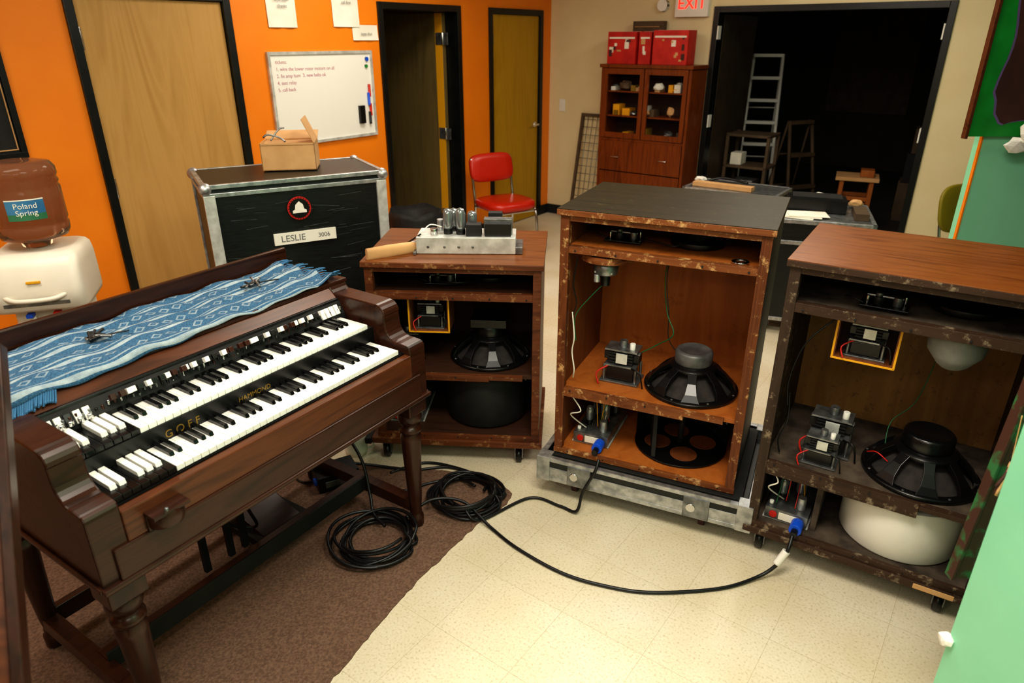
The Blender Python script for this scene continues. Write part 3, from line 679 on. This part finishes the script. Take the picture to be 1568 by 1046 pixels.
b.cyl((.46,.24,.896),.10,.02,'blk',n=32); b.cyl((.46,.24,.916),.05,.03,'blkm'); b.lathe([(.018,0),(.03,0),(.03,.004),(.018,.004)],(.64,.05,.9),'chrome',20,caps=False)
b.tube([(.36,.3,.87),(.35,.25,.75),(.38,.2,.62),(.42,.16,.55),(.36,.2,.48),(.28,.2,.42)],.0025,'blueylw',6)
b.tube([(.36,.3,.87),(.355,.26,.74),(.385,.21,.61),(.40,.2,.50),(.48,.2,.42)],.0022,'blk',6)
b.tube([(.04,.05,.62),(.055,.04,.52),(.045,.05,.45),(.06,.04,.38),(.05,.06,.33)],.003,'paper',6)
b.tube([(.1,.12,.07),(.05,.05,.16),(.1,.03,.2),(.06,.03,.26)],.003,'paper',6)
b.tube([(.05,.06,.84),(.04,.05,.74),(.055,.05,.66),(.04,.05,.60)],.003,'blk',6)
b.tube([(.2,.16,.9),(.3,.14,.915),(.4,.12,.91),(.46,.18,.93)],.003,'blk',6)
b.tube([(.15,.1,.74),(.10,.08,.68),(.05,.06,.6),(.06,.05,.5)],.0022,'blueylw',6)
b.done('drivers_and_amplifier',e,.0012)
# tray
e=empty('road_case_tray',(.115,2.44,0),MA); b=MB(); TW,TD=.86,.64
b.box(0,TW,0,TD,.13,.15,'case'); t=.02
b.box(0,TW,0,t,.09,.195,'case'); b.box(0,TW,TD-t,TD,.09,.195,'case'); b.box(0,t,0,TD,.09,.195,'case'); b.box(TW-t,TW,0,TD,.09,.195,'case')
b.box(.04,.82,.03,.6,.15,.197,'blkm')
for z in (.085,.178):
    for y in (-.006,TD-.016): b.box(-.004,TW+.004,y,y+.024,z,z+.018,'alu')
    for x in (-.006,TW-.018): b.box(x,x+.024,0,TD,z,z+.018,'alu')
b.box(.045,TW-.045,-.004,.0,.102,.15,'alu')
for x in (0,TW):
    for y in (0,TD): b.box(x-.008 if x==0 else x-.05,x+.05 if x==0 else x+.008,y-.009 if y==0 else y-.05,y+.05 if y==0 else y+.009,.083,.198,'alu')
for x in (.18,.66): b.box(x-.05,x+.05,-.012,.0,.09,.18,'steel'); b.cyl((x-.02,-.016,.135),.018,.006,'chrome','y')
M['wred']=plain('dark_red_wheel','#3a1210',.5)
for x in (.14,TW-.18):
    for y in (.09,TD-.09): caster(b,x,y,.088,r=.036,col='wred')
b.done('tray_body',e,.002)
RA=R(-32.3); e=empty('rotary_speaker_cabinet',(.89,2.09,.125),RA)
cabinet(e,H,D,(.862,.895,.235,.29),Wd,'rext','rextz','rtop','rin','rextz','rext','rextz','rdust')
b=MB(); woofer(b,.50,.20,.292,mag='basket',mr=.078)
b.lathe([(.188,0),(.193,.008),(.193,.208),(.1,.2085)],(.48,.22,.022),'drumw',56)
b.box(.21,.23,.05,.45,.02,.235,'rdust')
b.done('woofer_and_rotor',e,.0015)
b=MB(); motor(b,.2,.2,.292,1.45); motor(b,.19,.09,.292,1.1); amp(b,.05,.04,.022); horn_motor(b,.28,.12,.895)
def hung(b,x0,x1,y0,y1,z0,z1):
    t=.01
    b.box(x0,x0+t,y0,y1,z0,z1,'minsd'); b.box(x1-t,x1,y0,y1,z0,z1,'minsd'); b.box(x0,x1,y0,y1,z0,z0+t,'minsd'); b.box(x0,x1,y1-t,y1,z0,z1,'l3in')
    b.box(x0-.001,x0+t*.6,y0-.003,y0,z0,z1,'yellow'); b.box(x1-t*.6,x1+.001,y0-.003,y0,z0,z1,'yellow'); b.box(x0,x1,y0-.003,y0,z0-.001,z0+t*.6,'yellow')
    motor(b,(x0+x1)/2,(y0+y1)/2-.01,z0+t,1.15)
hung(b,.16,.35,.08,.22,.70,.862)
b.lathe([(.030,0),(.045,.012),(.078,.055),(.082,.085),(.082,.115),(.05,.135)],(.50,.14,.727),'bell',32)
b.cyl((.5,.24,.896),.11,.018,'blk',n=32)
b.tube([(.06,.05,.55),(.07,.04,.45),(.05,.05,.36),(.06,.06,.3)],.003,'blk',6); b.tube([(.1,.12,.07),(.05,.03,.16),(.08,.02,.2),(.06,.03,.23)],.003,'paper',6)
b.tube([(.48,.3,.86),(.47,.35,.7),(.44,.33,.5),(.38,.28,.42),(.38,.22,.34)],.002,'blueylw',6); b.tube([(.33,.2,.32),(.36,.16,.35),(.4,.15,.33)],.0025,'redc',6)
b.tube([(.16,.1,.84),(.08,.06,.74),(.05,.05,.6),(.06,.05,.5)],.003,'blk',6)
b.done('drivers_and_amplifier',e,.0012)
b=MB()
b.box(-.01,Wd+.01,-.015,D,-.028,0,'rext'); b.box(.56,.68,-.018,-.014,-.024,-.004,'tanbox')
bb=b.done('dolly_board',e,.003)
b=MB()
for x in (.05,Wd-.09):
    for y in (.05,D-.06): caster(b,x,y,.125-.028,r=.037)
o=b.done('casters',e); o.location=(0,0,-.125)
LA=R(-4.3); e=empty('rotary_speaker_cabinet',(-.615,2.71,.125),LA); H3=.84
cabinet(e,H3,D,(.672,.704,.295,.325),Wd,'l3','l3','l3top','l3in','l3in','l3','l3','l3in')
b=MB(); woofer(b,.50,.22,.327,mag='basket')
b.lathe([(.185,0),(.19,.008),(.19,.235),(.185,.245)],(.48,.24,.03),'blkm',48)
b.done('woofer_and_rotor',e,.0015)
b=MB(); b.box(.42,.58,.14,.28,.493,.53,'blk'); horn_motor(b,.3,.15,.704); motor(b,.12,.2,.327,1.2)
hung(b,.16,.34,.06,.2,.50,.672); b.cyl((.5,.26,.70),.1,.02,'blk',n=32)
b.tube([(.3,.1,.72),(.38,.08,.725),(.45,.12,.72)],.004,'blk',6); amp(b,.04,.1,.022,plug=False)
b.done('drivers_and_motor',e,.0012)
b=MB(); b.box(-.03,Wd+.015,-.02,D+.02,-.03,0,'l3'); b.box(-.06,-.03,-.03,.3,-.03,.0,'blkm'); b.done('dolly_board',e,.003)
b=MB()
for x in (.03,Wd-.09):
    for y in (.03,D-.06): caster(b,x,y,.125-.03,r=.036)
o=b.done('casters',e); o.location=(0,0,-.125)
# amplifier chassis on short cabinet
e=empty('tube_amplifier',(-.405,2.80,.967),R(-1.5)); b=MB()
b.box(0,.42,0,.16,0,.07,'silver'); b.box(-.012,.0,-.02,.18,0,.012,'steel'); b.box(.42,.45,0,.13,0,.03,'steel')
for x in (.05,.12,.18,.24): b.cyl((x,-.003,.03),.006,.004,'steel','y',n=10)
for x,y,h in ((.13,.07,.11),(.185,.06,.115),(.15,.12,.10),(.23,.11,.09)): tube_(b,x,y,.07,h,.021)
b.box(.21,.275,.02,.075,.07,.12,'blkm'); b.box(.29,.40,.02,.11,.07,.125,'blk'); b.box(.285,.405,.045,.085,.07,.14,'steel'); b.box(.3,.36,.11,.15,.07,.15,'blkm')
b.cyl((.07,.06,.07),.016,.025,'chrome'); b.cyl((.09,.12,.07),.014,.05,'alu')
b.tube([(.02,.02,.08),(-.05,.05,.03),(-.08,.1,.012)],.004,'blk',6); b.tube([(.02,.05,.08),(.05,.1,.1),(.1,.1,.09)],.003,'paper',6)
b.done('chassis',e,.0015)
e=empty('paint_brush',(-.60,2.72,.968),R(32)); b=MB(); sup(b,[(0,.05,.028,0,0),(.1,.055,.034,0,0),(.2,.05,.03,0,0),(.24,.035,.022,0,0),(.30,.03,.02,0,0),(.38,.02,.014,0,0)],'tanbox',2.6,20,TR((0,0,.018))@RY(90))
b.tube([(.1,.05,.01),(.25,.06,.012),(.40,.08,.01)],.008,'blk'); b.tube([(.15,.08,.01),(.3,.10,.012),(.42,.11,.02)],.006,'steel'); b.done('handle',e)
# ------------------------------------------------------------ cables
def coil(name,c,r,loops,seed,sq=1.0):
    random.seed(seed); b=MB(); pts=[]; n=18
    for l in range(loops):
        ro=r*random.uniform(.72,1.08); ox=random.uniform(-.02,.02); oy=random.uniform(-.02,.02)
        for i in range(n):
            a=2*math.pi*i/n
            pts.append((c[0]+ox+ro*math.cos(a)*(1+.03*math.sin(3*a+l)),c[1]+oy+ro*sq*math.sin(a)*(1+.03*math.cos(2*a+l)),.012+.0085*l*(.55+.45*math.sin(a*1.0+l*1.9))))
    b.tube(pts,.0062,'rub',8,sub=3); b.done(name)
coil('cable_coil',(-.53,2.12,0),.15,9,1); coil('cable_coil',(-.20,2.40,0),.145,9,5)
def cable(pts,r=.0065,mat='rub'):
    b=MB(); b.tube(pts,r,mat,8,sub=10); return b
b=cable([(-.30,2.38,.03),(-.20,2.27,.05),(-.13,2.244,.012),(.073,2.395,.008),(.20,2.34,.008),(.265,2.29,.02),(.29,2.31,.10),(.335,2.31,.20),(.352,2.335,.242)]); b.done('speaker_cable')
b=cable([(-.42,2.2,.06),(-.33,2.30,.07),(-.2,2.30,.06),(-.089,2.203,.012),(.02,2.08,.008),(.183,1.947,.008),(.34,1.88,.008),(.5,1.85,.008),(.741,1.87,.008),(.90,1.92,.02),(.97,1.93,.08),(.99,1.935,.13),(1.01,1.965,.164)])
b.tube([(.955,1.93,.066),(.985,1.935,.12)],.014,'white'); b.done('speaker_cable')
b=cable([(-.95,2.47,.5),(-.85,2.50,.4),(-.72,2.45,.33),(-.62,2.37,.22),(-.58,2.3,.09),(-.56,2.24,.05),(-.50,2.16,.05)]); b.done('speaker_cable')
b=cable([(-.78,2.58,.07),(-.62,2.62,.02),(-.45,2.60,.01),(-.28,2.62,.01),(-.12,2.52,.01),(-.12,2.42,.03)]); b.done('speaker_cable')
b=cable([(-.80,2.56,.05),(-.62,2.50,.012),(-.48,2.44,.012),(-.36,2.5,.01),(-.24,2.52,.02),(-.16,2.45,.03)]); b.done('speaker_cable')
b=cable([(-.55,2.58,.008),(-.40,2.66,.008),(-.22,2.60,.01),(-.10,2.50,.01),(-.03,2.42,.012),(-.06,2.36,.02)]); b.done('speaker_cable')
b=cable([(-1.02,2.66,.01),(-.95,2.52,.01),(-.86,2.5,.02),(-.82,2.52,.05)],.005); b.done('speaker_cable')
e=empty('junction_box',(-.78,2.52,.006),R(30)); b=MB(); b.box(-.09,.09,-.06,.06,0,.075,'blk'); b.cyl((-.1,-.02,.04),.018,.03,'blue','x'); b.cyl((0,0,.075),.02,.01,'steel'); b.box(-.06,.05,-.063,-.06,.02,.05,'steel'); b.done('box',e,.004)
e=empty('white_mug',(-.74,2.76,.001)); b=MB(); b.lathe([(.0,.002),(.05,.0),(.055,.03),(.052,.08),(.056,.10),(.052,.10),(.048,.08),(.05,.03),(0,.01)],(0,0,0),'paper',24); b.tube([(.054,0,.08),(.08,0,.07),(.08,0,.035),(.054,0,.025)],.006,'paper',6); b.done('mug',e)
# ------------------------------------------------------------ carts behind
def cart(loc,rz,w,d,h,stuff):
    e=empty('equipment_case',(loc[0],loc[1],0),R(rz)); b=MB(); b.box(.01,w-.01,.01,d-.01,.1,h-.004,'case'); t=.025
    b.box(.025,w-.025,.025,d-.025,h-.004,h-.001,'steel')
    for x in (0,w-t):
        for y in (0,d-t): b.box(x,x+t,y,y+t,.09,h,'alu')
    for z in (.09,h-t,h-.16):
        for y in (0,d-t): b.box(0,w,y,y+t,z,z+t,'alu')
        for x in (0,w-t): b.box(x,x+t,0,d,z,z+t,'alu')
    for x in (.08,w-.08):
        for y in (.08,d-.08): caster(b,x,y,.1)
    b.done('case',e,.003)
    b=MB(); h+=.001
    if stuff:
        b.box(.10,.46,.24,.44,h+.004,h+.08,'blk'); b.box(.13,.43,.26,.42,h+.08,h+.095,'blkm')
        for i in range(3): b.box(0,.24,0,.16,0,.003,'paper',TR((.02+i*.05,.05-.005*i,h+.001+.004*i))@RZ(10*i-12))
        b.crumple((.34,.53,h+.04),.055,'paper',5,(1.7,.9,.7)); b.crumple((.53,.48,h+.03),.035,'tanbox',6,(1.4,1,.7)); b.box(.5,.58,.1,.35,h,h+.04,'dkwood')
    else:
        b.box(.05,.5,.08,.16,h,h+.03,'tanbox'); b.tube([(.1,.3,h+.01),(.2,.35,h+.03),(.4,.3,h+.02)],.01,'blk'); b.crumple((.06,.2,h+.03),.04,'white',8,(1.2,1,.6))
    b.done('clutter',e)
cart((1.62,4.25),-20,.62,.62,.77,True); cart((1.30,5.25),-36,.7,.45,.77,False)
e=empty('plastic_chair',(3.27,4.62,0),R(-70)); b=MB()
pad(b,.42,.42,.03,TR((0,0,.45)),'yg'); pad(b,.34,.42,.03,TR((-.22,0,.70))@RY(80),'yg')
for x in (-.17,.17):
    for y in (-.17,.17): b.tube([(x*1.2,y*1.2,0),(x,y,.44)],.011,'chrome')
for y in (-.17,.17): b.tube([(-.18,y,.44),(-.22,y,.6),(-.235,y,.78)],.01,'chrome')
b.done('seat_and_legs',e)
# ------------------------------------------------------------ storeroom objects
def ladder(name,loc,rz,h,w,steps,mat,tp=.22,flare=.10):
    e=empty(name,(loc[0],loc[1],0.004),R(rz)); b=MB(); dp=h*tp
    for sg in (-1,1):
        b.tube([(sg*w*(.4+flare),-dp,0),(sg*w*.4,0,h)],.020,mat,6,smoothp=False); b.tube([(sg*w*(.4+flare),dp,0),(sg*w*.4,.02,h)],.012,mat,6,smoothp=False)
    for i in range(steps):
        k=(i+1)/(steps+.05); ww=w*(.4+flare-flare*k); b.box(-ww,ww,-dp*(1-k)-.04,-dp*(1-k)+.03,h*k-.016,h*k+.016,mat)
    for i in range(2): k=.3+.35*i; b.tube([(-w*.42,dp*(1-k),h*k),(w*.42,dp*(1-k),h*k)],.009,mat,6,smoothp=False)
    b.done('ladder_frame',e)
ladder('step_ladder',(2.86,8.25),-15,1.64,.38,7,'white'); ladder('wooden_step_stool',(3.08,7.6),20,1.0,.36,3,'dkwood')
e=empty('storage_shelf',(2.12,7.0,.004),WB); b=MB()
for x in (0,.4):
    for y in (0,.3): b.box(x,x+.03,y,y+.03,0,.95,'dkwood')
for z in (.3,.62,.92): b.box(0,.43,0,.33,z,z+.025,'dkwood')
b.box(.08,.3,.05,.25,.325,.5,'steel'); b.box(.05,.16,.05,.2,.645,.76,'paper'); b.done('shelf_unit',e,.003)
e=empty('wooden_stool',(3.36,6.72,.004),R(-25)); b=MB()
for x in (-.13,.13):
    for y in (-.12,.12): b.box(x-.02,x+.02,y-.02,y+.02,0,.55,'min')
for z in (.18,.36):
    b.box(-.13,.13,-.13,-.11,z,z+.04,'min'); b.box(-.13,.13,.11,.13,z,z+.04,'min'); b.box(-.14,-.12,-.12,.12,z,z+.04,'min'); b.box(.12,.14,-.12,.12,z,z+.04,'min')
b.box(-.19,.19,-.16,.16,.55,.585,'tanbox'); b.box(.02,.14,-.1,.05,.586,.65,'min'); b.done('stool_frame',e,.004)
e=empty('stacked_storage_boxes',(4.1,7.3,.004),R(-30)); b=MB()
b.box(0,.6,0,.4,0,.4,'dkwood'); b.box(.02,.5,.02,.38,.402,.7,'blkm'); b.box(.05,.55,.03,.36,.702,.95,'dkwood'); b.box(-.004,.604,.19,.21,.01,.39,'tanbox'); b.done('boxes',e,.004)
# ------------------------------------------------------------ artwork & right side
b=MB(); x0,x1,z0,z1=2.04,3.05,1.40,2.35; y=3.17
b.box(x0,x1,y,y+.02,z0,z1,'green'); b.box(x0-.012,x0,y-.006,y+.024,z0-.01,z1,'organred')
pts=[];random.seed(11)
for i in range(90):
    a=2*math.pi*i/90; rr=1+.06*math.sin(5*a)+.04*math.sin(11*a+1)+random.uniform(-.025,.025)
    cx,cz=x0+.56,z0+.50; px=max(-.50,min(.46,.60*rr*math.cos(a))) ; pz=max(-.455,min(.42,.70*rr*math.sin(a)))
    pts.append((cx+px*(.95+.03*math.sin(9*a)),cz+pz*(.96+.03*math.sin(7*a))))
M['purple']=plain('purple_paint','#6a5a8a',.6)
b.add([(cxx+ (cxx-x0-.56)*.02,y-.001,czz+(czz-z0-.50)*.012) for cxx,czz in pts],[tuple(range(90))],'purple'); b.add([(cxx,y-.002,czz) for cxx,czz in pts],[tuple(range(90))],'brownart')
b.done('painted_artwork')
b=MB(); 
b.crumple((2.29,3.10,1.42),.075,'paper',2,(1.1,.6,.8)); b.crumple((2.24,3.11,1.37),.05,'white',3,(1.2,.6,.7)); b.done('crumpled_paper')
M['gbrown']=noisy('peeling_green_paint','#2f6a3c','#44261a',14,.6,detail=9,lo=.40,hi=.48)
b=MB(); X=TR((1.185,0,.47))@RY(3.3)@TR((-1.185,0,-.47)); b.box(1.185,1.30,1.425,1.447,.47,1.7,'gbrown',X); b.box(1.183,1.192,1.421,1.452,.465,1.7,'gbrown',X); b.done('painted_board',bevel=.002)
b=MB(); b.crumple((1.032,1.2,.494),.022,'white',4,(.7,1,.8)); b.done('foam_bumper')
b=MB(); random.seed(4)
for i in range(16):
    a=random.uniform(0,6.28); b.tube([(1.215,1.40,.86),(1.215+.012*math.cos(a),1.39,.83),(1.215+.028*math.cos(a),1.385+.01*math.sin(a),.80-random.random()*.03)],.004,random.choice(('brownart','purple','tanbox')),5,sub=3)
b.tube([(1.215,1.415,.98),(1.215,1.40,.86)],.0015,'tanbox',5); b.done('dried_flower_bunch')
# ------------------------------------------------------------ lights
LC=(1,.925,.80)
def area(name,loc,rot,sx,sy,p,col=LC):
    l=bpy.data.lights.new(name,'AREA'); l.shape='RECTANGLE'; l.size=sx; l.size_y=sy; l.energy=p; l.color=col
    o=bpy.data.objects.new(name,l); S.collection.objects.link(o); o.location=loc; o.rotation_euler=rot; return o
def fixture(x,y,rz,p,sx=1.2,sy=.6,col=LC):
    b=MB(); b.box(-sx/2-.03,sx/2+.03,-sy/2-.03,-sy/2,-.02,.02,'white'); b.box(-sx/2-.03,sx/2+.03,sy/2,sy/2+.03,-.02,.02,'white'); b.box(-sx/2-.03,-sx/2,-sy/2,sy/2,-.02,.02,'white'); b.box(sx/2,sx/2+.03,-sy/2,sy/2,-.02,.02,'white')
    b.done('ceiling_light_fixture',loc=(x,y,HT-.022),rz=rz); area('fluorescent_light',(x,y,HT-.03),(0,0,rz),sx,sy,p,col)
fixture(0.25,1.0,0,51); fixture(.6,2.9,0,30); fixture(-1.9,1.9,WL,29); fixture(-.6,4.7,WL,28); fixture(1.8,4.6,WL,26); fixture(-2.0,-.8,0,24)
fl=area('bounce_flash',(-.1,-.5,2.45),(R(42),0,0),1.2,.8,16,(1,.94,.85))
area('storeroom_fill',(3.4,7.5,2.5),(0,0,0),.3,.3,1.0,(1,.9,.75))  # added weak fill light, no real lamp, lifts the dark storeroom contents
w=bpy.data.worlds.new('World'); S.world=w; w.use_nodes=True; w.node_tree.nodes['Background'].inputs[0].default_value=(.02,.02,.025,1)
# ------------------------------------------------------------ camera
c=bpy.data.cameras.new('Camera'); c.lens=24; c.sensor_width=36; c.clip_start=.05
c.dof.use_dof=True; c.dof.focus_distance=2.5; c.dof.aperture_fstop=3.2
o=bpy.data.objects.new('Camera',c); S.collection.objects.link(o); o.location=(0,0,1.8); o.rotation_euler=(R(90-23.9),0,0); S.camera=o
